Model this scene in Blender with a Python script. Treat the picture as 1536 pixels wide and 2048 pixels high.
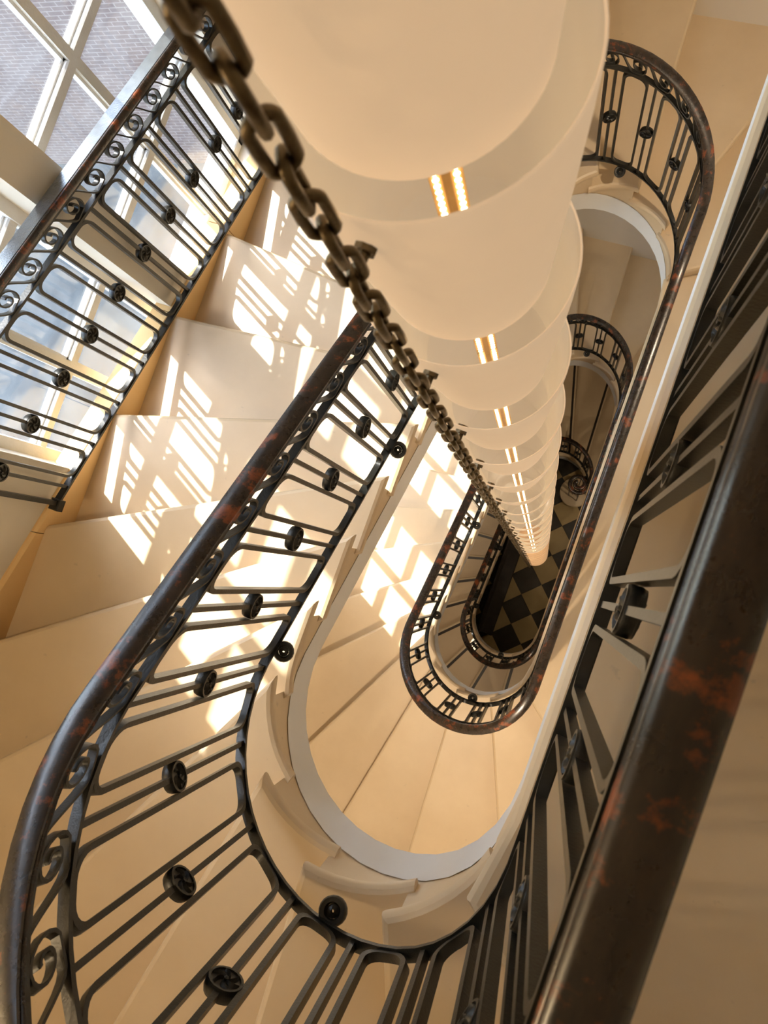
import bpy, math, random
from mathutils import Vector, Matrix
random.seed(7)
PI = math.pi
for o in list(bpy.data.objects): bpy.data.objects.remove(o, do_unlink=True)
scene = bpy.context.scene
COL = scene.collection

# ------------------------------------------------------------------ camera, light, exposure
CZ = 11.773                                   # camera height over the hall floor
cam_d = bpy.data.cameras.new('camera'); cam = bpy.data.objects.new('camera', cam_d); COL.objects.link(cam)
MR = ((0.91766783, 0.32140735, -0.23363021), (0.33648803, -0.94130882, 0.02671174), (-0.21133283, -0.10312627, -0.97195854))
cam.matrix_world = Matrix(((MR[0][0], -MR[0][1], -MR[0][2], 0), (MR[1][0], -MR[1][1], -MR[1][2], 0), (MR[2][0], -MR[2][1], -MR[2][2], CZ), (0, 0, 0, 1)))
cam_d.sensor_fit = 'AUTO'; cam_d.sensor_width = 36.0; cam_d.lens = 1468.9 / 2048 * 36
cam_d.clip_start = 0.02; cam_d.clip_end = 200
cam_d.dof.use_dof = True; cam_d.dof.focus_distance = 2.6; cam_d.dof.aperture_fstop = cam_d.lens / 1000 / 0.0028
scene.camera = cam

world = bpy.data.worlds.new('sky'); scene.world = world; world.use_nodes = True
wn = world.node_tree.nodes; wl = world.node_tree.links
for n in list(wn): wn.remove(n)
sky = wn.new('ShaderNodeTexSky'); sky.sky_type = 'NISHITA'; sky.sun_disc = False
sky.sun_elevation = math.radians(52); sky.sun_rotation = math.radians(-62); sky.air_density = 1.2; sky.dust_density = 1.5
bg = wn.new('ShaderNodeBackground'); bg.inputs['Strength'].default_value = 0.95
wo = wn.new('ShaderNodeOutputWorld'); wl.new(sky.outputs[0], bg.inputs['Color']); wl.new(bg.outputs[0], wo.inputs['Surface'])

SUN_DIR = Vector((0.88 * 0.616, -0.475 * 0.616, -0.788)).normalized()
sun_d = bpy.data.lights.new('sun', 'SUN'); sun_d.energy = 7.5; sun_d.angle = math.radians(0.6); sun_d.color = (1.0, 0.95, 0.87)
sun = bpy.data.objects.new('sun', sun_d); COL.objects.link(sun)
sun.rotation_euler = SUN_DIR.to_track_quat('-Z', 'Y').to_euler(); sun.location = (-9, 5, 22)

vs = scene.view_settings; vs.view_transform = 'Standard'; vs.look = 'None'; vs.gamma = 1.0; vs.exposure = 0.85; vs.use_curve_mapping = False

# ------------------------------------------------------------------ helpers
def mesh(name, verts, faces, smooth=False, loc=(0, 0, 0), angle=0.7):
    m = bpy.data.meshes.new(name)
    lx, ly, lz = loc
    m.from_pydata([(v[0] - lx, v[1] - ly, v[2] - lz) for v in verts], [], faces)
    m.update()
    if smooth:
        m.polygons.foreach_set('use_smooth', [True] * len(m.polygons)); m.set_sharp_from_angle(angle=angle)
    return m
def put(name, m, mat=None, parent=None, loc=(0, 0, 0), rot=None):
    o = bpy.data.objects.new(name, m); COL.objects.link(o)
    if parent is not None: o.parent = parent
    o.location = loc
    if rot is not None: o.rotation_euler = rot
    if mat is not None and len(m.materials) == 0: m.materials.append(mat)
    return o
def tag(o, label=None, cat=None, group=None, kind=None):
    if label: o['label'] = label
    if cat: o['category'] = cat
    if group: o['group'] = group
    if kind: o['kind'] = kind
    return o
def empty(name, loc, label=None, cat=None, group=None, kind=None):
    o = bpy.data.objects.new(name, None); COL.objects.link(o); o.location = loc; o.empty_display_size = 0.1
    return tag(o, label, cat, group, kind)
class MB:
    def __init__(s): s.v = []; s.f = []
    def add(s, v, f):
        n = len(s.v); s.v += [tuple(p) for p in v]; s.f += [tuple(i + n for i in q) for q in f]; return s
    def box(s, x0, x1, y0, y1, z0, z1):
        return s.add([(x0, y0, z0), (x1, y0, z0), (x1, y1, z0), (x0, y1, z0), (x0, y0, z1), (x1, y0, z1), (x1, y1, z1), (x0, y1, z1)],
                     [(0, 3, 2, 1), (4, 5, 6, 7), (0, 1, 5, 4), (1, 2, 6, 5), (2, 3, 7, 6), (3, 0, 4, 7)])
    def bevbox(s, x0, x1, y0, y1, z0, z1, b):
        rings = [(z0, b), (z0 + b, 0), (z1 - b, 0), (z1, b)]
        v = []
        for z, i in rings: v += [(x0 + i, y0 + i, z), (x1 - i, y0 + i, z), (x1 - i, y1 - i, z), (x0 + i, y1 - i, z)]
        f = [(0, 3, 2, 1), (12, 13, 14, 15)]
        for k in range(3):
            for j in range(4): f.append((4 * k + j, 4 * k + (j + 1) % 4, 4 * k + 4 + (j + 1) % 4, 4 * k + 4 + j))
        return s.add(v, f)
    def lathe(s, prof, n=24, c=(0, 0, 0), cap=False):
        v = []; f = []
        for r, z in prof:
            for k in range(n): a = 2 * PI * k / n; v.append((c[0] + r * math.cos(a), c[1] + r * math.sin(a), c[2] + z))
        for i in range(len(prof) - 1):
            for k in range(n): f.append((i * n + k, i * n + (k + 1) % n, (i + 1) * n + (k + 1) % n, (i + 1) * n + k))
        if cap: f.append(tuple(range(n))[::-1]); f.append(tuple((len(prof) - 1) * n + k for k in range(n)))
        return s.add(v, f)
    def sweep(s, frames, prof, closed=False, cap=True):
        # frames: (point, side, up) ; prof: (side, up) offsets
        v = []; f = []; m = len(prof)
        for p, a, b in frames:
            for (q, w) in prof: v.append((p[0] + a[0] * q + b[0] * w, p[1] + a[1] * q + b[1] * w, p[2] + a[2] * q + b[2] * w))
        n = len(frames)
        for i in range(n if closed else n - 1):
            j = (i + 1) % n
            for k in range(m): f.append((i * m + k, i * m + (k + 1) % m, j * m + (k + 1) % m, j * m + k))
        if cap and not closed: f.append(tuple(range(m))[::-1]); f.append(tuple((n - 1) * m + k for k in range(m)))
        return s.add(v, f)
    def mesh(s, name, smooth=False, loc=(0, 0, 0), angle=0.7): return mesh(name, s.v, s.f, smooth, loc, angle)
    def build(s, name, mat, parent=None, smooth=False, angle=0.7):
        loc = parent.location if parent is not None else (0, 0, 0)
        return put(name, s.mesh(name, smooth, loc, angle), mat, parent)

# ------------------------------------------------------------------ materials
def newmat(name):
    m = bpy.data.materials.new(name); m.use_nodes = True; nt = m.node_tree
    b = nt.nodes['Principled BSDF']; return m, nt, b
def ramp(nt, fac, stops):
    r = nt.nodes.new('ShaderNodeValToRGB'); nt.links.new(fac, r.inputs[0])
    e = r.color_ramp.elements
    while len(e) < len(stops): e.new(0.5)
    for q, (p, c) in zip(e, stops): q.position = p; q.color = (*c, 1)
    return r.outputs[0]
def coords(nt, scale=(1, 1, 1), kind='Object'):
    t = nt.nodes.new('ShaderNodeTexCoord'); mp = nt.nodes.new('ShaderNodeMapping'); mp.inputs['Scale'].default_value = scale
    nt.links.new(t.outputs[kind], mp.inputs[0]); return mp.outputs[0]
def noise(nt, vec, scale, detail=6, rough=0.6):
    n = nt.nodes.new('ShaderNodeTexNoise'); n.inputs['Scale'].default_value = scale; n.inputs['Detail'].default_value = detail; n.inputs['Roughness'].default_value = rough
    nt.links.new(vec, n.inputs['Vector']); return n.outputs['Fac']
def bump(nt, b, h, strength, dist):
    n = nt.nodes.new('ShaderNodeBump'); n.inputs['Strength'].default_value = strength; n.inputs['Distance'].default_value = dist
    nt.links.new(h, n.inputs['Height']); nt.links.new(n.outputs[0], b.inputs['Normal'])
def mixc(nt, fac, a, b_, mode='MIX'):
    n = nt.nodes.new('ShaderNodeMix'); n.data_type = 'RGBA'; n.blend_type = mode
    if isinstance(fac, (int, float)): n.inputs[0].default_value = fac
    else: nt.links.new(fac, n.inputs[0])
    for s, val in ((6, a), (7, b_)):
        if isinstance(val, tuple): n.inputs[s].default_value = (*val, 1)
        else: nt.links.new(val, n.inputs[s])
    return n.outputs[2]
def speckled(name, c0, c1, scale, rough, bscale=60, bs=0.15, spec=0.5, dark=None):
    m, nt, b = newmat(name); v = coords(nt)
    c = ramp(nt, noise(nt, v, scale), [(0.3, c0), (0.7, c1)])
    if dark: c = mixc(nt, ramp(nt, noise(nt, v, scale * 9, 3), [(0.70, (0, 0, 0)), (0.78, (1, 1, 1))]), c, dark)
    nt.links.new(c, b.inputs['Base Color']); b.inputs['Roughness'].default_value = rough
    b.inputs['Specular IOR Level'].default_value = spec
    bump(nt, b, noise(nt, v, bscale, 4), bs, 0.004); return m
STONE = speckled('limestone', (0.67, 0.515, 0.325), (0.75, 0.595, 0.395), 2.2, 0.42, 40, 0.08, dark=(0.60, 0.47, 0.31))
STONE_D = speckled('skirting_stone', (0.86, 0.57, 0.25), (0.90, 0.62, 0.30), 3.0, 0.5, 50, 0.10)
PLASTER = speckled('wall_plaster', (0.74, 0.68, 0.58), (0.79, 0.73, 0.63), 1.5, 0.8, 70, 0.12, 0.2)
WHITE = speckled('soffit_paint', (0.80, 0.79, 0.77), (0.84, 0.83, 0.81), 2.0, 0.7, 90, 0.1, 0.2)
FRAME = speckled('window_paint', (0.74, 0.72, 0.67), (0.86, 0.84, 0.79), 7.0, 0.45, 120, 0.3, dark=(0.55, 0.48, 0.38))
IRON = speckled('black_iron', (0.010, 0.010, 0.008), (0.020, 0.019, 0.015), 14, 0.36, 160, 0.22)
GLOSS = speckled('glossy_black_paint', (0.22, 0.24, 0.26), (0.30, 0.32, 0.34), 30, 0.24, 200, 0.12, 0.8)
GLOSS.node_tree.nodes['Principled BSDF'].inputs['Metallic'].default_value = 0.7
CHAIN = speckled('aged_bronze', (0.075, 0.055, 0.030), (0.20, 0.155, 0.09), 60, 0.33, 300, 0.2)
for mm in (CHAIN,): mm.node_tree.nodes['Principled BSDF'].inputs['Metallic'].default_value = 0.75
BRASS = speckled('brass', (0.50, 0.31, 0.11), (0.62, 0.41, 0.17), 20, 0.3); BRASS.node_tree.nodes['Principled BSDF'].inputs['Metallic'].default_value = 0.8
TILE_L = speckled('tan_floor_tile', (0.42, 0.30, 0.12), (0.50, 0.37, 0.17), 3.0, 0.3, 60, 0.05)
TILE_D = speckled('black_floor_tile', (0.022, 0.018, 0.012), (0.045, 0.035, 0.024), 4.0, 0.25, 60, 0.05)
DARKWOOD = speckled('dark_panel_wood', (0.02, 0.013, 0.009), (0.04, 0.027, 0.018), 8, 0.4)
GROUND = speckled('courtyard_paving', (0.026, 0.03, 0.031), (0.042, 0.046, 0.047), 0.7, 0.9)

def wood_rail():
    m, nt, b = newmat('worn_rail_wood'); v = coords(nt); vs_ = coords(nt, (7, 2.2, 7))
    n1 = noise(nt, v, 13, 8, 0.68); n2 = noise(nt, vs_, 6, 8, 0.72); n3 = noise(nt, v, 95, 4)
    blk = ramp(nt, n2, [(0.35, (0.008, 0.006, 0.005)), (0.62, (0.035, 0.021, 0.013)), (0.8, (0.055, 0.03, 0.018))])
    org = ramp(nt, n2, [(0.3, (0.10, 0.022, 0.006)), (0.7, (0.30, 0.075, 0.018))])
    msk = ramp(nt, n1, [(0.555, (0, 0, 0)), (0.625, (1, 1, 1))])
    c = mixc(nt, msk, blk, org)
    c = mixc(nt, ramp(nt, n3, [(0.74, (0, 0, 0)), (0.78, (1, 1, 1))]), c, (0.16, 0.09, 0.05))
    nt.links.new(c, b.inputs['Base Color'])
    nt.links.new(ramp(nt, n1, [(0.4, (0.24,) * 3), (0.7, (0.42,) * 3)]), b.inputs['Roughness'])
    b.inputs['Coat Weight'].default_value = 0.35; b.inputs['Coat Roughness'].default_value = 0.2
    bump(nt, b, n2, 0.25, 0.003); return m
WOOD = wood_rail()
def shade_mat(name, c0, c1, em):
    m, nt, b = newmat(name); v = coords(nt)
    for n in list(nt.nodes):
        if n.type != 'OUTPUT_MATERIAL': nt.nodes.remove(n) if n.type == 'BSDF_PRINCIPLED' else None
    out = [n for n in nt.nodes if n.type == 'OUTPUT_MATERIAL'][0]
    col = ramp(nt, noise(nt, v, 5, 3), [(0.3, c0), (0.7, c1)])
    d = nt.nodes.new('ShaderNodeBsdfDiffuse'); t = nt.nodes.new('ShaderNodeBsdfTranslucent'); g = nt.nodes.new('ShaderNodeBsdfGlossy'); g.inputs['Roughness'].default_value = 0.35
    e = nt.nodes.new('ShaderNodeEmission'); e.inputs['Color'].default_value = (1.0, 0.76, 0.50, 1); e.inputs['Strength'].default_value = em
    for q in (d, t): nt.links.new(col, q.inputs['Color'])
    m1 = nt.nodes.new('ShaderNodeMixShader'); m1.inputs[0].default_value = 0.45; nt.links.new(d.outputs[0], m1.inputs[1]); nt.links.new(t.outputs[0], m1.inputs[2])
    m2 = nt.nodes.new('ShaderNodeMixShader'); m2.inputs[0].default_value = 0.04; nt.links.new(m1.outputs[0], m2.inputs[1]); nt.links.new(g.outputs[0], m2.inputs[2])
    a = nt.nodes.new('ShaderNodeAddShader'); nt.links.new(m2.outputs[0], a.inputs[0]); nt.links.new(e.outputs[0], a.inputs[1])
    nt.links.new(a.outputs[0], out.inputs['Surface']); m.cycles.emission_sampling = 'NONE'; return m
SHADE = shade_mat('frosted_glass', (0.62, 0.50, 0.38), (0.66, 0.54, 0.42), 0.20)
SHADE_G = shade_mat('amber_glass', (0.55, 0.36, 0.14), (0.62, 0.42, 0.18), 0.12)
SHADE_IN = shade_mat('frosted_glass_inside', (0.66, 0.64, 0.61), (0.70, 0.68, 0.65), 0.05)  # same glass as outside, greyed and dimmer to imitate the light inside
def bulb_mat():
    m, nt, b = newmat('lit_bulb'); b.inputs['Base Color'].default_value = (1, 0.9, 0.7, 1)
    b.inputs['Emission Color'].default_value = (1.0, 0.74, 0.40, 1); b.inputs['Emission Strength'].default_value = 9.0; return m
BULB = bulb_mat()
def glass_mat():
    m, nt, b = newmat('dusty_window_glass'); v = coords(nt)
    nt.nodes.remove(b); out = [n for n in nt.nodes if n.type == 'OUTPUT_MATERIAL'][0]
    tr = nt.nodes.new('ShaderNodeBsdfTransparent'); tr.inputs[0].default_value = (0.95, 0.97, 0.97, 1)
    tl = nt.nodes.new('ShaderNodeBsdfTranslucent'); tl.inputs[0].default_value = (0.72, 0.80, 0.85, 1)
    gl = nt.nodes.new('ShaderNodeBsdfGlossy'); gl.inputs['Roughness'].default_value = 0.05
    f = ramp(nt, noise(nt, v, 3.5, 8, 0.7), [(0.3, (0.015,) * 3), (0.75, (0.07,) * 3)])
    m1 = nt.nodes.new('ShaderNodeMixShader'); nt.links.new(f, m1.inputs[0]); nt.links.new(tr.outputs[0], m1.inputs[1]); nt.links.new(tl.outputs[0], m1.inputs[2])
    m2 = nt.nodes.new('ShaderNodeMixShader'); m2.inputs[0].default_value = 0.07; nt.links.new(m1.outputs[0], m2.inputs[1]); nt.links.new(gl.outputs[0], m2.inputs[2])
    nt.links.new(m2.outputs[0], out.inputs['Surface']); return m
GLASS = glass_mat()
def brick_mat():
    m, nt, b = newmat('far_brickwork'); t = nt.nodes.new('ShaderNodeTexCoord'); sx = nt.nodes.new('ShaderNodeSeparateXYZ'); cx = nt.nodes.new('ShaderNodeCombineXYZ')
    nt.links.new(t.outputs['Object'], sx.inputs[0]); nt.links.new(sx.outputs['X'], cx.inputs['X']); nt.links.new(sx.outputs['Z'], cx.inputs['Y'])
    br = nt.nodes.new('ShaderNodeTexBrick'); nt.links.new(cx.outputs[0], br.inputs['Vector']); br.inputs['Scale'].default_value = 1.0
    br.inputs['Brick Width'].default_value = 0.24; br.inputs['Row Height'].default_value = 0.08; br.inputs['Mortar Size'].default_value = 0.008
    br.inputs['Color1'].default_value = (0.078, 0.024, 0.015, 1); br.inputs['Color2'].default_value = (0.092, 0.033, 0.023, 1); br.inputs['Mortar'].default_value = (0.22, 0.15, 0.125, 1)
    nt.links.new(br.outputs['Color'], b.inputs['Base Color']); b.inputs['Roughness'].default_value = 0.9; return m
BRICK = brick_mat()

# ------------------------------------------------------------------ plan geometry of the stairwell (metres, plan origin below the camera)
XR, R, YB, YT0 = 0.1196, 0.4286, -0.4951, 2.1432
XC = XR - R
H = 3.5197; RS = H / 20; GOING = 0.26656; S0 = 0.18; SLOPE = RS / GOING
Z_BASE = CZ - (0.5479 + 0.937)                # bottom rail of the top landing
Z_LAND = Z_BASE - 0.080                       # floor of the top landing
WX0, WX1, WY0, WY1 = -2.07, 1.50, -2.22, 3.85 # outer walls
class Flight:
    def __init__(f, k, cut=0.0, n=20):
        f.k = k; f.yt = YT0 - cut; f.L = f.yt - YB; f.tot = 2 * PI * R + f.L; f.n = n; f.mid = PI * R + f.L / 2
        f.zb = Z_BASE - k * H; f.zl = Z_LAND - k * H; f.L0 = YT0 - YB
    def plan(f, s, o=0.0):
        r = R - o
        if s < 0: return (XR - o, YB - s)
        if s < PI * R: a = -s / R; return (XC + r * math.cos(a), YB + r * math.sin(a))
        if s < PI * R + f.L: return (XC - r, YB + s - PI * R)
        if s < f.tot: a = PI - (s - PI * R - f.L) / R; return (XC + r * math.cos(a), f.yt + r * math.sin(a))
        return (XR - o, f.yt - (s - f.tot))
    def tan(f, s):
        a = f.plan(s - 1e-3); b = f.plan(s + 1e-3); d = (b[0] - a[0], b[1] - a[1]); l = math.hypot(*d); return (d[0] / l, d[1] / l)
    def nin(f, s): t = f.tan(s); return (t[1], -t[0])
    def zraw(f, s): return f.zb + SLOPE * max(0, 0.2 - (s + f.L0)) - SLOPE * min(max(0, s - 0.2), f.n * RS / SLOPE)
    def z(f, s): return sum(f.zraw(s + d) for d in (-.15, -.1, -.05, 0, .05, .1, .15)) / 7
    def at(f, s, v=0.0, r=0.0):
        x, y = f.plan(s, r); return (x, y, f.z(s) + v)
    def rot(f, s):
        d = s - f.mid
        tb = ([(0, 0), (.085, 3.5), (.352, 15.5), (.62, 26.5), (.885, 35.3), (1.15, 45.5), (1.42, 63), (1.685, 78.3), (1.95, 92.6), (2.22, 113), (2.48, 140), (2.72, 180), (9, 180)] if d < 0 else
              [(0, 0), (.085, 3.5), (.352, 14), (.62, 24), (.885, 33), (1.15, 43), (1.42, 57), (1.685, 71), (1.95, 82), (2.22, 98), (2.48, 130), (2.72, 180), (9, 180)])
        a = abs(d)
        for (p, u), (q, w) in zip(tb, tb[1:]):
            if a <= q: val = u + (w - u) * (a - p) / (q - p); break
        return val if d < 0 else -val
    def ray(f, s): a = math.radians(f.rot(s)); return (-math.cos(a), -math.sin(a))
    def nos(f, i): return S0 + GOING * i
FL = [Flight(0), Flight(1), Flight(2, 0.5331, 18)]

def wall_hit(p, d):
    t = 1e9
    if d[0] < -1e-9: t = min(t, (WX0 - p[0]) / d[0])
    if d[0] > 1e-9: t = min(t, (WX1 - p[0]) / d[0])
    if d[1] < -1e-9: t = min(t, (WY0 - p[1]) / d[1])
    if d[1] > 1e-9: t = min(t, (WY1 - p[1]) / d[1])
    return (p[0] + d[0] * t, p[1] + d[1] * t)
CORN = [(WX1, WY0), (WX0, WY0), (WX0, WY1), (WX1, WY1)]
def perim(p):  # running position round the walls: right wall downwards, bottom, left, top
    W = WX1 - WX0; Hh = WY1 - WY0
    if abs(p[0] - WX1) < 1e-6: return WY1 - p[1]
    if abs(p[1] - WY0) < 1e-6: return Hh + WX1 - p[0]
    if abs(p[0] - WX0) < 1e-6: return Hh + W + p[1] - WY0
    return 2 * Hh + W + p[0] - WX0
CPOS = [WY1 - WY0, (WY1 - WY0) + (WX1 - WX0), 2 * (WY1 - WY0) + (WX1 - WX0), 2 * ((WY1 - WY0) + (WX1 - WX0))]
def line_s(f, s0, P, d):     # s near s0 where the offset curve meets the line P + t d
    def g(s, o): q = f.plan(s, o); return (q[0] - P[0]) * d[1] - (q[1] - P[1]) * d[0]
    def solve(o):
        a, b = s0 - 0.16, s0 + 0.16; ga = g(a, o)
        if ga * g(b, o) > 0: return s0
        for _ in range(40):
            m = (a + b) / 2; gm = g(m, o)
            if ga * gm <= 0: b = m
            else: a, ga = m, gm
        return (a + b) / 2
    return solve
def outline(ff, sf, fsh, fb, sb, bsh, o, n_in=7, inner=None):
    """plan outline of a tread: front line at (flight ff, sf) pushed downstream by fsh, back line likewise, inner edge o inside the rail line"""
    def ln(f, s, sh):
        P = f.plan(s); d = f.ray(s); m = (d[1], -d[0]); t = f.tan(s)
        if m[0] * t[0] + m[1] * t[1] < 0: m = (-m[0], -m[1])
        return (P[0] + m[0] * sh, P[1] + m[1] * sh), d
    Pf, df = ln(ff, sf, fsh); Pb, db = ln(fb, sb, bsh)
    s1 = line_s(ff, sf, Pf, df)(o); s2 = line_s(fb, sb, Pb, db)(o)
    cf = ff.plan(s1, o); cb = fb.plan(s2, o)
    hf = wall_hit(cf, df); hb = wall_hit(cb, db)
    pf, pb = perim(hf), perim(hb)
    pts = [(cf, ff.z(s1)), (((cf[0] + hf[0]) / 2, (cf[1] + hf[1]) / 2), ff.z(s1)), (hf, ff.z(s1))]
    if fb is not ff: pb = pb if pb < pf else pb - 2 * ((WY1 - WY0) + (WX1 - WX0))
    for c, q in list(zip(CORN, CPOS))[::-1]:
        if pb < q < pf: pts.append((c, (ff.z(s1) + fb.z(s2)) / 2))
    for c, q in list(zip(CORN, CPOS))[::-1]:
        if pb < q - 2 * ((WY1 - WY0) + (WX1 - WX0)) < pf: pts.append((c, (ff.z(s1) + fb.z(s2)) / 2))
    pts += [(hb, fb.z(s2)), (cb, fb.z(s2))]
    if fb is ff:
        for k in range(1, n_in): s = s2 + (s1 - s2) * k / n_in; pts.append((ff.plan(s, o), ff.z(s)))
    else:
        # landing: from the end of the upper flight to this one
        ss = s2 - fb.tot - ff.L0
        for k in range(1, 15): s = ss + (s1 - ss) * k / 15; pts.append((ff.plan(s, o), ff.z(s)))
    return pts
def loft(layers, cap_top=True, cap_bot=True):
    v = []; f = []; n = len(layers[0])
    for L in layers: v += L
    for k in range(len(layers) - 1):
        for j in range(n): f.append((k * n + j, k * n + (j + 1) % n, (k + 1) * n + (j + 1) % n, (k + 1) * n + j))
    if cap_top: f.append(tuple(range(n)))
    if cap_bot: f.append(tuple((len(layers) - 1) * n + j for j in range(n))[::-1])
    return v, f
def slab_mesh(ff, sf, fb, sb, zt, landing=False):
    mb = MB(); base = None
    prof = [(0, .018), (-.006, .007), (-.016, .001), (-.030, 0), (-.048, .004), (-.058, .014)]
    lay = []
    for dz, ins in prof:
        o = outline(ff, sf, -ins, fb, sb, -.05, .030 - ins)
        lay.append([(p[0], p[1], zt + dz) for p, z in o])
    mb.add(*loft(lay))
    o = outline(ff, sf, -.032, fb, sb, -.045, .008)
    mb.add(*loft([[(p[0], p[1], zt - .056) for p, z in o], [(p[0], p[1], (min(z - .40, zt - .1) if not landing else zt - .33)) for p, z in o]]))
    return mb
# ------------------------------------------------------------------ setting: walls, floor, ceiling
ZTOP = CZ + 2.2
WIN_TOP, WIN_BOT = 0.02, -3.46
BAYS = [(0.85, 1.74), (-0.20, 0.68)]
LEVELS = [0, 1]
def wall_with_openings():
    mb = MB(); x0, x1 = -2.42, -2.09
    ys = [(WY0 - .3, BAYS[1][0]), (BAYS[1][1], BAYS[0][0]), (BAYS[0][1], WY1 + .3)]
    for a, b in ys: mb.box(x0, x1, a, b, -0.2, ZTOP)
    zs = [ZTOP]
    for k in LEVELS: zs += [CZ + WIN_TOP - k * H, CZ + WIN_BOT - k * H]
    zs.append(-0.2)
    for a, b in BAYS:
        for q in range(0, len(zs), 2): mb.box(x0, x1, a, b, zs[q + 1], zs[q])
    return mb
tag(wall_with_openings().build('wall_left', PLASTER), 'cream plaster window wall beside the left run of steps', 'wall', kind='structure')
tag(MB().box(WX1, WX1 + .3, WY0 - .3, WY1 + .3, -.2, ZTOP).build('wall_right', PLASTER), 'cream plaster wall behind the landings', 'wall', kind='structure')
tag(MB().box(-2.42, WX1 + .3, WY1, WY1 + .3, -.2, ZTOP).build('wall_back', PLASTER), 'cream plaster end wall at the top of the picture', 'wall', kind='structure')
tag(MB().box(-2.42, WX1 + .3, WY0 - .3, WY0, -.2, ZTOP).build('wall_front', PLASTER), 'cream plaster end wall below the picture', 'wall', kind='structure')
tag(MB().box(-2.42, WX1 + .3, WY0 - .3, WY1 + .3, ZTOP, ZTOP + .2).build('ceiling', PLASTER), 'plain plaster ceiling over the stairwell', 'ceiling', kind='structure')
floor = tag(MB().box(-2.42, WX1 + .3, WY0 - .3, WY1 + .3, -.2, -.012).build('floor', DARKWOOD), 'checkered hall floor at the foot of the stairwell', 'floor', kind='structure')
TS = 0.345
tm = {}
for nm, mt in (('l', TILE_L), ('d', TILE_D)):
    b = MB(); h = TS / 2 - .0015
    b.bevbox(-h, h, -h, h, -.012, 0, .002); tm[nm] = b.mesh('tile'); tm[nm].materials.append(mt)
for i in range(-14, 15):
    for j in range(-14, 15):
        a = PI / 4; x = (i * math.cos(a) - j * math.sin(a)) * TS - .3; y = (i * math.sin(a) + j * math.cos(a)) * TS + .55
        if WX0 - .02 + TS * .7 < x < WX1 + .1 - TS * .7 and WY0 + TS * .7 < y < WY1 - TS * .7:
            put('tile', tm['l' if (i + j) % 2 else 'd'], None, floor, (x, y, 0), (0, 0, a))

# windows
WLAB = ['white painted window with glazing bars in the upper left corner', 'white painted window behind the lower half of the guard railing', 'white painted window one storey down, farther bay', 'white painted window one storey down, nearer bay']
def window(n, k, bay):
    z0 = CZ + WIN_BOT - k * H; z1 = CZ + WIN_TOP - k * H; a, b = bay; X = -2.29
    w = empty('window_%d' % n, (X, (a + b) / 2, z0), WLAB[n - 1], 'window', kind='structure')
    fr = MB(); t = .05
    fr.bevbox(X - .03, X + .045, a, a + t, z0, z1, .006); fr.bevbox(X - .03, X + .045, b - t, b, z0, z1, .006)
    fr.bevbox(X - .03, X + .045, a, b, z0, z0 + .06, .006); fr.bevbox(X - .03, X + .045, a, b, z1 - .06, z1, .006)
    fr.build('frame', FRAME, w)
    ym = (a + b) / 2 - .01
    rows = [CZ - k * H + q for q in (-2.84, -2.265, -1.69, -1.115, -.54)]
    def bar(y0, y1, za, zb_):
        mb = MB()
        mb.bevbox(X - .012, X + .030, y0, y1, za, zb_, .006)
        if y1 - y0 < zb_ - za: mb.bevbox(X - .02, X + .012, y0 - .012, y1 + .012, za, zb_, .004)
        else: mb.bevbox(X - .02, X + .012, y0, y1, za - .012, zb_ + .012, .004)
        mb.build('glazing_bar', FRAME, w)
    bar(ym - .020, ym + .020, z0 + .05, z1 - .05)
    for r in rows: bar(a + .045, ym - .020, r - .026, r + .026); bar(ym + .020, b - .045, r - .026, r + .026)
    zz = [z0 + .05] + rows + [z1 - .05]
    for za, zb_ in zip(zz, zz[1:]):
        for ya, yb_ in ((a + .045, ym), (ym, b - .045)):
            MB().box(X - .006, X - .002, ya, yb_, za, zb_).build('pane', GLASS, w)
nwin = 0
for k in LEVELS:
    for bay in BAYS:
        nwin += 1; window(nwin, k, bay)

# sloping stone skirting along the left wall
def skz(y): return CZ - 2.925 - .325 * (y - .08)
skirt = empty('baseboard_left', (WX0, 0.5, skz(.5)), 'sloping tan stone skirting between the steps and the windows', 'skirting', kind='structure')
cuts = [-1.15, -.50, .10, .65, 1.19, 1.74, 2.30]
for a, b in zip(cuts, cuts[1:]):
    mb = MB(); g = .002
    for (y0, y1) in ((a + g, b - g),):
        v = []
        for y in (y0, y1):
            zt = skz(y)
            v += [(WX0 - .10, y, zt - .6), (WX0 + .001, y, zt - .6), (WX0 + .001, y, zt - .012), (WX0 - .010, y, zt), (WX0 - .10, y, zt)]
        f = [(0, 1, 2, 3, 4)[::-1], (5, 6, 7, 8, 9)] + [(q, (q + 1) % 5, 5 + (q + 1) % 5, 5 + q) for q in range(5)]
        mb.add(v, f)
    mb.build('skirting_slab', STONE_D, skirt)

# outside
ext = empty('neighbouring_building', (-9.5, 5.0, 0), 'pink brick building seen through the upper window panes', 'building')
bw = put('wall', MB().box(-9, 9, 0, .6, 0, CZ + .5).mesh('wall'), BRICK, ext, (0, 0, 0), (0, 0, math.radians(13)))
wm = MB()
for k in range(3): wm.add(*(lambda m_: (m_.v, m_.f))(MB().bevbox(-7 + 4.2 * k, -5.8 + 4.2 * k, -.05, .02, 4.2, 6.2, .02)))
for k in range(3):
    q = MB().bevbox(-7 + 4.2 * k, -5.8 + 4.2 * k, -.05, .02, 4.2, 6.2, .02).mesh('shuttered_window'); put('shuttered_window', q, FRAME, ext, (0, 0, 0), (0, 0, math.radians(13)))
tag(MB().box(-40, -2.42, -30, 30, -.3, -.05).build('courtyard_ground', GROUND), 'grey courtyard paving outside the windows', 'ground', kind='structure')

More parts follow.
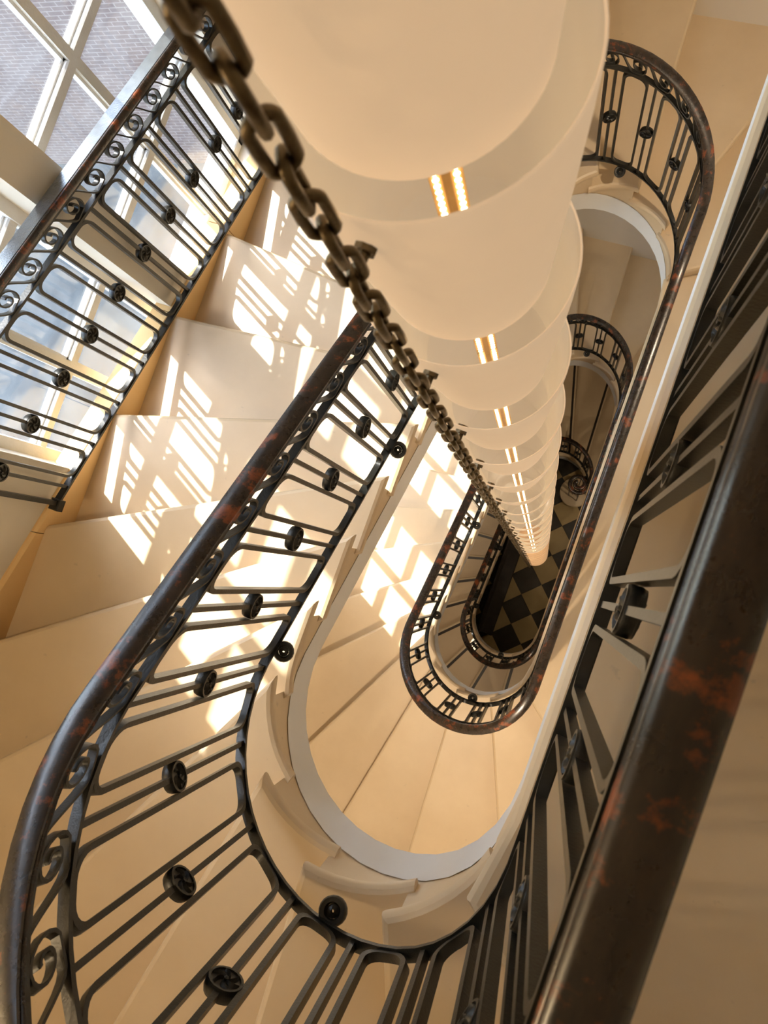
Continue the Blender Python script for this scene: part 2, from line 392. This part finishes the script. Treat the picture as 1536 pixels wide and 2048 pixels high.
# ------------------------------------------------------------------ stair flights
FL_LAB = ['limestone flight with curved inner ends nearest the camera, sunlit on its left run',
          'limestone flight one storey down, showing sunlit treads inside the white band',
          'dim limestone flight two storeys down, ending at the checkered floor']
flights = []
UP = Flight(-1)
for f in FL:
    root = empty('stair_flight', (XC, (YB + f.yt) / 2, f.zl - f.n * RS), FL_LAB[f.k], 'staircase', 'stone stair flights round the well'); flights.append(root)
    up = UP if f.k == 0 else FL[f.k - 1]
    slab_mesh(f, f.nos(0), up, up.nos(19), f.zl, True).build('landing', STONE, root, True, 0.5)
    for i in range(1, f.n):
        stp = slab_mesh(f, f.nos(i), f, f.nos(i - 1), f.zl - RS * i).build('step', STONE, root, True, 0.5)
        if f.k == 2:
            sn = f.nos(i); P = f.plan(sn); d = f.ray(sn); m = (d[1], -d[0]); t = f.tan(sn)
            if m[0] * t[0] + m[1] * t[1] < 0: m = (-m[0], -m[1])
            hh = wall_hit(P, d); ln_ = math.hypot(hh[0] - P[0], hh[1] - P[1]); zt_ = f.zl - RS * i; vv = []
            for q, w in ((.03, -.028), (.03, -.060), (ln_ - .12, -.060), (ln_ - .12, -.028)): vv.append((P[0] + d[0] * q + m[0] * w, P[1] + d[1] * q + m[1] * w))
            b_ = MB().add([(x, y, zt_ + z) for z in (-.002, .003) for x, y in vv], [(0, 1, 2, 3), (7, 6, 5, 4), (0, 4, 5, 1), (1, 5, 6, 2), (2, 6, 7, 3), (3, 7, 4, 0)])
            q_ = b_.mesh('nosing_strip', False, root.location); put('nosing_strip', q_, DARKWOOD, stp)
    # painted plaster soffit with its pale edge band
    mb = MB(); v = []; fc = []
    ss = [-f.L0 + q * (f.L0 / 12) for q in range(12)] + [q * f.tot / 72 for q in range(73)]
    for s in ss:
        p = f.plan(s, .0105); d = f.ray(s); h = wall_hit(p, d); z = f.z(s)
        if s < 0: z = f.z(max(s, -f.L0 + .35))
        v += [(p[0], p[1], z - .375), (p[0], p[1], z - .572), (h[0], h[1], z - .572), (h[0], h[1], z - .41), (f.plan(s, -.003)[0], f.plan(s, -.003)[1], z - .41)]
    n = len(ss)
    for q in range(n - 1):
        for j in range(5): fc.append((q * 5 + j, (q + 1) * 5 + j, (q + 1) * 5 + (j + 1) % 5, q * 5 + (j + 1) % 5))
    tag(mb.add(v, fc).build('soffit', WHITE, root, True, 0.4), 'white painted underside with a smooth curved edge band')
# curtail step at the foot of the lowest flight
f = FL[2]; c = f.plan(f.tot + .05); cz = f.zl - RS * 18
mb = MB().lathe([(0, RS), (.20, RS), (.225, RS - .012), (.23, RS - .025), (.225, RS - .05), (.20, RS - .055), (.19, 0)], 28, (c[0] - .16, c[1] + .02, cz))
mb.build('curtail_step', STONE, flights[2], True, 0.5)

# ------------------------------------------------------------------ balustrades
RAIL_PROF = [(-.027, -.022), (-.033, -.012), (-.031, -.004), (-.026, .000), (-.031, .006), (-.030, .016), (-.020, .025), (0, .028),
             (.020, .025), (.030, .016), (.031, .006), (.026, .000), (.031, -.004), (.033, -.012), (.027, -.022)]
BAR = [(-.015, -.006), (-.015, .006), (.015, .006), (.015, -.006)]
V_THIN, V_HAND = 0.790, 0.925
RAIL_PROF = [(a * .89, b * .58 + .004) for a, b in RAIL_PROF]
class Straight:               # the window guard runs along a straight sloping line
    def __init__(g, x, y0, sgn=1): g.x = x; g.y0 = y0
    def plan(g, s, o=0.0): return (g.x + o, g.y0 + s)
    def nin(g, s): return (1, 0)
    def z(g, s): return skz(g.y0 + s) + .035
    def at(g, s, v=0.0, r=0.0): return (g.x + r, g.y0 + s, g.z(s) + v)
def stations(f, a, b, fine=.05, coarse=.16):
    if isinstance(f, Straight): return [a, b]
    out = []; s = a
    while s < b - 1e-6:
        out.append(s); curved = (-.45 < s < PI * R + .1) or s > PI * R + f.L - .15 or s < -f.L0 + .45
        s += fine if curved else coarse
    out.append(b); return out
def frames(f, ss, v):
    r = []
    for s in ss:
        n = f.nin(s); r.append((f.at(s, v), (n[0], n[1], 0), (0, 0, 1)))
    return r
def ribbon(f, pts, half_t, half_w):
    """flat bar following a path of (s, v) on the balustrade surface: half_t thick in the surface, half_w deep across it"""
    m = len(pts); vv = []; fc = []
    for q, (s, v) in enumerate(pts):
        a = pts[max(q - 1, 0)]; b = pts[min(q + 1, m - 1)]
        ds, dv = b[0] - a[0], b[1] - a[1]; l = math.hypot(ds, dv) or 1; ns, nv = -dv / l, ds / l
        for t, w in ((-1, -1), (1, -1), (1, 1), (-1, 1)):
            vv.append(f.at(s + ns * half_t * t, v + nv * half_t * t, w * half_w))
    for q in range(m - 1):
        for j in range(4): fc.append((q * 4 + j, q * 4 + (j + 1) % 4, q * 4 + 4 + (j + 1) % 4, q * 4 + 4 + j))
    fc.append((3, 2, 1, 0)); fc.append(tuple((m - 1) * 4 + j for j in range(4)))
    return vv, fc
def ring(f, sc, hw, v0, v1, rad, half_t, half_w):
    pts = []
    for cx, cv, a0 in ((hw - rad, v1 - rad, 0), (-hw + rad, v1 - rad, 90), (-hw + rad, v0 + rad, 180), (hw - rad, v0 + rad, 270)):
        for q in range(6):
            a = math.radians(a0 + 18 * q); pts.append((cx + rad * math.cos(a), cv + rad * math.sin(a), math.cos(a), math.sin(a)))
    vv = []; fc = []; m = len(pts)
    for s, v, ns, nv in pts:
        for t, w in ((-1, -1), (1, -1), (1, 1), (-1, 1)): vv.append(f.at(sc + s + ns * half_t * t, v + nv * half_t * t, w * half_w))
    for q in range(m):
        p = (q + 1) % m
        for j in range(4): fc.append((q * 4 + j, q * 4 + (j + 1) % 4, p * 4 + (j + 1) % 4, p * 4 + j))
    return vv, fc
def scroll_path(s):
    vc = .8505; pts = []
    for q in range(8):                                  # tail leaving the handrail
        t = q / 7; pts.append((s - .105 + .080 * t, .903 - .103 * (3 * t * t - 2 * t ** 3)))
    for q in range(1, 26):                              # curl
        a = math.radians(-75 + 21.5 * q); r = .0475 - .0375 * q / 25; pts.append((s + r * .92 * math.cos(a), vc + r * math.sin(a)))
    return pts
def rosette_mesh():
    mb = MB(); mb2 = []
    # axis along local X (across the balustrade)
    prof = [(.012, -.011), (.030, -.010), (.0365, -.011), (.038, -.008), (.038, .008), (.0365, .011), (.030, .010), (.012, .011)]
    b = MB().lathe(prof, 20, cap=True)
    b.lathe([(.029, .006), (.031, .014), (.036, .014), (.037, .008)], 20); b.lathe([(.037, -.008), (.036, -.014), (.031, -.014), (.029, -.006)], 20)
    for sg in (1, -1):
        for k in range(6):
            a0 = k * PI / 3; P = []
            for q in range(6):
                t = q / 5; a = a0 + 1.0 * t * sg; r = .004 + .025 * t; P.append((r * math.cos(a), r * math.sin(a), .0035 + .003 * math.sin(PI * t)))
            v = []; fc = []
            for q, (x, y, w) in enumerate(P):
                a = math.atan2(y, x) + 1.1 * sg; nx, ny = -math.sin(a), math.cos(a)
                v += [(x - nx * w, y - ny * w, sg * .009), (x, y, sg * (.015 + .003 * math.sin(PI * q / 5))), (x + nx * w, y + ny * w, sg * .009)]
            for q in range(5): fc += [(q * 3, q * 3 + 1, q * 3 + 4, q * 3 + 3), (q * 3 + 1, q * 3 + 2, q * 3 + 5, q * 3 + 4)]
            b.add(v, fc)
        b.add(*(lambda c: (c.v, c.f))(MB().lathe([(.001, sg * .018), (.005, sg * .016), (.006, sg * .009)], 8)))
    b.v = [(z, x, y) for x, y, z in b.v]
    m = b.mesh('rosette', True, angle=0.6); m.materials.append(IRON); return m
ROS = rosette_mesh()
def bracket_mesh():
    b = MB().lathe([(.020, -.012), (.030, -.013), (.034, -.008), (.034, .008), (.030, .013), (.020, .012), (.017, .004), (.017, -.004), (.020, -.012)], 18)
    b.lathe([(.004, .010), (.016, .004), (.017, -.004), (.004, -.006)], 12)
    m = b.mesh('bracket_rosette', True); m.materials.append(IRON); return m
BRK = bracket_mesh()
def balustrade(name, f, label, cat, group, a, b, ros_s, wood=True, landing_end=None):
    x, y, z = f.at((a + b) / 2); root = empty(name, f.at((a + b) / 2), label, cat, group); L = root.location
    ss = stations(f, a, b)
    if wood: MB().sweep(frames(f, ss, V_HAND), RAIL_PROF).build('handrail', WOOD, root, True, 0.9)
    else:
        MB().sweep(frames(f, ss, V_HAND), [(-.046, -.008), (-.046, .014), (-.042, .018), (.010, .018), (.012, .014), (.012, -.008)]).build('handrail', GLOSS, root)
        MB().sweep(frames(f, ss, V_HAND), [(.010, -.016), (.010, .013), (.015, .019), (.022, .019), (.027, .013), (.027, -.008), (.022, -.016)]).build('handrail_bead', WOOD, root, True, 0.9)
    MB().sweep(frames(f, ss, V_HAND - .027), [(-.012, -.006), (-.012, .006), (.012, .006), (.012, -.006)]).build('handrail_core', IRON, root)
    MB().sweep(frames(f, ss, V_THIN), [(-.013, -.006), (-.013, .006), (.013, .006), (.013, -.006)]).build('frieze_rail', IRON, root)
    MB().sweep(frames(f, ss, 0), BAR).build('bottom_rail', IRON, root)
    for k, s in enumerate(ros_s):
        bar = MB().add(*ribbon(f, [(s, .004), (s, V_THIN - .004)], .0065, .009)).build('baluster', IRON, root)
        n = f.nin(s); p = f.at(s, .402)
        put('rosette', ROS, None, bar, (p[0] - L[0], p[1] - L[1], p[2] - L[2]), (0, 0, math.atan2(n[1], n[0])))
        if k + 1 < len(ros_s):
            s2 = ros_s[k + 1]; w = (s2 - s) * .285
            MB().add(*ring(f, (s + s2) / 2, w, .012, V_THIN - .012, .043, .0065, .0105)).build('loop', IRON, root, True, 0.6)
    s = a + .12
    while s < b - .05:
        MB().add(*ribbon(f, scroll_path(s), .0032, .010)).build('scroll', IRON, root, True, 0.8); s += .14
    return root
BAL_LAB = ['nearest black iron balustrade with worn wooden handrail, sweeping round the foreground',
           'black iron balustrade one storey down with dark wooden handrail',
           'black iron balustrade two storeys down in shadow above the checkered floor']
for f in FL:
    ro = [.685 + .21 * k for k in range(0, 23) if .685 + .21 * k < f.tot - .02] + [.495, .304, .114] + [-.077 - .215 * k for k in range(0, 12)]
    ro = sorted(s for s in ro if s > -f.L0 + .03)
    bal = balustrade('balustrade', f, BAL_LAB[f.k], 'balustrade', 'iron balustrades round the well', -f.L0 - .05 if f.k == 0 else -f.L0, f.tot, ro)
    L = bal.location
    for s in (.57, 1.37, 2.17, 2.97, 3.77, 4.57):
        if s > f.tot: continue
        n = f.nin(s); p = f.at(s, -.035, .028)
        put('bracket_rosette', BRK, None, bal, (p[0] - L[0], p[1] - L[1], p[2] - L[2]), (math.radians(20), 0, math.atan2(n[1], n[0]) + PI / 2))
    if f.k == 2:                                       # volute where the lowest handrail ends
        e = f.at(f.tot, V_HAND); cx, cy = e[0] - .15, e[1] - .02; fr = []
        for q in range(44):
            a = 2 * PI * q / 26; r = .15 - .115 * q / 43; p = (cx + r * math.cos(-a), cy + r * math.sin(-a), e[2] - .05 * min(1, q / 8))
            fr.append((p, (-math.cos(-a), -math.sin(-a), 0), (0, 0, 1)))
        MB().sweep(fr, RAIL_PROF).build('volute', WOOD, bal, True, 0.9)
        for q in range(0, 36, 5):
            p = fr[q][0]; MB().lathe([(.008, 0), (.008, p[2] - (cz + RS))], 8, (p[0], p[1], cz + RS)).build('volute_baluster', IRON, bal)

# window guard
G = Straight(-2.03, -.363)
gr = balustrade('window_guard', G, 'black iron guard railing with rosettes standing in front of the window', 'railing', None, 0.0, 2.32, [.09 + .2105 * k for k in range(0, 11)], wood=False)
MB().add(*ribbon(G, [(0.012, -.03), (0.012, V_HAND)], .010, .012)).build('end_post', IRON, gr)
p = G.at(0.0); MB().bevbox(p[0] - .022, p[0] + .022, p[1] - .02, p[1] + .03, p[2] - .035, p[2] + .01, .004).build('post_foot', IRON, gr)

# ------------------------------------------------------------------ chandelier and its chain
LX, LY, LR = -0.226, 0.362, 0.144
N_SH = 24; D2 = 0.52; DS = 0.368
ch = empty('chandelier', (LX, LY, CZ - D2 - DS * (N_SH - 1)), 'tall chandelier of stacked frosted glass shades hanging down the well', 'chandelier')
CL = ch.location
prof = []
for q in range(9):
    t = q / 8; prof.append((LR * (1 - .245 * t ** 1.15), -DS * 1.0 * t))
inn = [(r - .003, z) for r, z in prof[::-1]]
shm = MB().lathe(prof + [(prof[-1][0] - .0015, prof[-1][1] - .002)] + inn + [(LR - .0015, .003), (LR, 0)], 56).mesh('shade', True, angle=1.0); shm.materials.append(SHADE); shm.materials.append(SHADE_IN)
for pl in shm.polygons: pl.material_index = 1 if 9 <= pl.index // 56 < 18 else 0
stm = MB()
for sx in (-.011, .011):
    for k in range(30):
        z = -.012 - k * (DS - .02) / 30; stm.lathe([(.0005, -.0035), (.0035, -.0012), (.0035, .0012), (.0005, .0035)], 4, (sx, .006, z))
stm = stm.mesh('light_strip', True); stm.materials.append(BULB)
chm = MB().bevbox(-.018, .018, -.004, .002, -DS, 0, .001).bevbox(-.0045, .0045, .0, .009, -DS, 0, .001)
chm = chm.mesh('strip_carrier'); chm.materials.append(BRASS)
shg = shm.copy(); shg.materials[0] = SHADE_G; shg.materials[1] = SHADE_G
CHX, CHY = -0.231, 0.194
ca = math.atan2(CHY - LY, CHX - LX)
hk = MB()
hd = math.hypot(CHX - LX, CHY - LY)
hk.sweep([((LR - .012, 0, -.055), (0, 1, 0), (0, 0, 1)), ((hd + .004, 0, -.055), (0, 1, 0), (0, 0, 1))], [(.006 * math.cos(a), .006 * math.sin(a)) for a in [k * PI / 4 for k in range(8)]])
hk.sweep([((LR - .014, 0, -.055), (0, 1, 0), (0, 0, 1)), ((LR + .002, 0, -.055), (0, 1, 0), (0, 0, 1))], [(.0105 * math.cos(a), .0105 * math.sin(a)) for a in [k * PI / 4 for k in range(8)]])
hkm = hk.mesh('chain_hook', True, angle=0.7); hkm.materials.append(CHAIN)
for k in range(N_SH):
    zz = CZ - D2 - DS * (k - 1) - CL[2]
    sh = put('shade', shg if k >= N_SH - 8 else shm, None, ch, (0, 0, zz))
    put('chain_hook', hkm, None, sh, (0, 0, 0), (0, 0, ca))
    st = put('strip_carrier', chm, None, ch, (0, 0, zz)); put('light_strip', stm, None, st, (0, 0, 0))
    st.rotation_euler = (0, 0, math.radians(-148))
MB().lathe([(.001, -.03), (.06, -.02), (LR * .74, 0), (.02, .012)], 40, (LX, LY, CZ - D2 - DS * (N_SH - 1))).build('base_cap', BRASS, ch, True)
MB().lathe([(.006, 0), (.006, ZTOP - (CZ - D2 + DS))], 10, (LX, LY, CZ - D2 + DS)).build('suspension_rod', BRASS, ch, True)

PITCH = 0.0425; LT = .0047; LW = .0104; LLN = PITCH / 2 + LT
lk = MB(); fr = []
for q in range(20):
    a = 2 * PI * q / 20; sx = 1 if math.cos(a) >= 0 else -1
    st = LLN - LW
    zc = st if math.sin(a) > 1e-6 else (-st if math.sin(a) < -1e-6 else 0)
    p = (LW * math.cos(a), 0, zc + LW * math.sin(a)); fr.append((p, (math.cos(a), 0, math.sin(a)), (0, 1, 0)))
lk.sweep(fr, [(LT * math.cos(b), LT * math.sin(b)) for b in [k * PI / 4 for k in range(8)]], closed=True)
lkm = lk.mesh('link', True, angle=1.2); lkm.materials.append(CHAIN)
NLINK = 196; zt = CZ - .13
chain = empty('hanging_chain', (CHX, CHY, zt - NLINK * PITCH), 'heavy aged bronze chain hanging down beside the glass shades', 'chain')
for k in range(NLINK):
    put('link', lkm, None, chain, (random.uniform(-.0006, .0006), random.uniform(-.0006, .0006), (NLINK - k) * PITCH), (0, 0, math.radians(38 + 90 * (k % 2) + random.uniform(-14, 14))))
MB().lathe([(.004, 0), (.004, ZTOP - zt)], 8, (CHX, CHY, zt)).build('chain_drop', CHAIN, chain, True)

# ------------------------------------------------------------------ dark settle at the foot of the well
bn = empty('hall_bench', (-.62, -.30, 0), 'long dark wooden bench on the checkered floor under the lowest flight', 'bench')
MB().bevbox(-.70, -.50, -.92, .75, .40, .45, .012).build('seat', DARKWOOD, bn)
MB().bevbox(-.72, -.68, -.92, .75, .10, .95, .01).build('backrest', DARKWOOD, bn)
for y in (-.88, .66):
    MB().bevbox(-.69, -.52, y, y + .06, 0, .42, .006).build('leg', DARKWOOD, bn)

# ------------------------------------------------------------------ added fill lamps, out of view, to brighten the steps and hall
def fill_light(x, y, z, watts, label, cone=118, col=(1.0, 0.80, 0.57)):
    r = empty('fill_light', (x, y, z), label, 'lamp', 'added fill lamps under the flights')
    MB().lathe([(.055, 0), (.085, 0), (.09, -.008), (.085, -.016), (.06, -.016), (.055, -.004), (.055, 0)], 28, (x, y, z)).build('trim_ring', BRASS, r, True)
    MB().lathe([(.001, -.004), (.055, -.004)], 24, (x, y, z)).build('glass_disc', FILL_GLOW, r)
    ld = bpy.data.lights.new('fill_emitter', 'SPOT'); ld.energy = watts; ld.color = col; ld.shadow_soft_size = .05
    ld.spot_size = math.radians(cone); ld.spot_blend = .55
    lo = bpy.data.objects.new('fill_emitter', ld); COL.objects.link(lo); lo.parent = r; lo.location = (0, 0, -.03)
FILL_GLOW = BULB.copy(); FILL_GLOW.name = 'fill_lamp_glow'; FILL_GLOW.node_tree.nodes['Principled BSDF'].inputs['Emission Strength'].default_value = 3.0
LWX, LWY, LWZ = -2.09, -1.30, CZ - .30  # unseen wall lamp, added to brighten the left steps
wl_ = empty('fill_wall_lamp', (LWX, LWY, LWZ), 'added unseen brass wall lamp with glass globe above the turning steps', 'lamp')
MB().bevbox(LWX, LWX + .015, LWY - .05, LWY + .05, LWZ - .10, LWZ + .10, .004).build('back_plate', BRASS, wl_)
MB().sweep([((LWX + .01, LWY, LWZ - .01), (0, 1, 0), (0, 0, 1)), ((LWX + .10, LWY, LWZ - .04), (0, 1, 0), (0, 0, 1)), ((LWX + .16, LWY, LWZ - .01), (0, 1, 0), (0, 0, 1))], [(-.007, -.007), (.007, -.007), (.007, .007), (-.007, .007)]).build('arm', BRASS, wl_)
MB().lathe([(.07 * math.sin(PI * q / 10) + .0005, -.07 * math.cos(PI * q / 10)) for q in range(11)], 20, (LWX + .17, LWY, LWZ + .06)).build('globe', FILL_GLOW, wl_, True)
ld = bpy.data.lights.new('fill_emitter', 'POINT'); ld.energy = 19; ld.color = (1.0, 0.75, 0.45); ld.shadow_soft_size = .06
lo = bpy.data.objects.new('fill_emitter', ld); COL.objects.link(lo); lo.parent = wl_; lo.location = (.30, 0, .06)
for k_, nm_, (w1, w2, w3) in ((0, 'nearest', (105, 62, 0)), (1, 'middle', (17, 20, 20))):
    F_ = FL[k_]
    def soff(s, out): p = F_.plan(s); d = F_.ray(s); return (p[0] + d[0] * out, p[1] + d[1] * out, F_.z(s) - .590)
    fill_light(*soff(.72, .75), w1, 'added unseen brass ringed downlight under the turning steps of the %s flight' % nm_)
    fill_light(0.75, 2.10, Z_BASE - .573 - k_ * H, w2, 'added unseen brass ringed downlight under the landing of the %s flight' % nm_)
    if w3: fill_light(*soff(2.4, .7), w3, 'added unseen brass ringed downlight under the straight run of the %s flight' % nm_)
fill_light(0.75, 1.2, Z_BASE - .573 - 2 * H, 16, 'added unseen brass ringed downlight over the checkered floor')
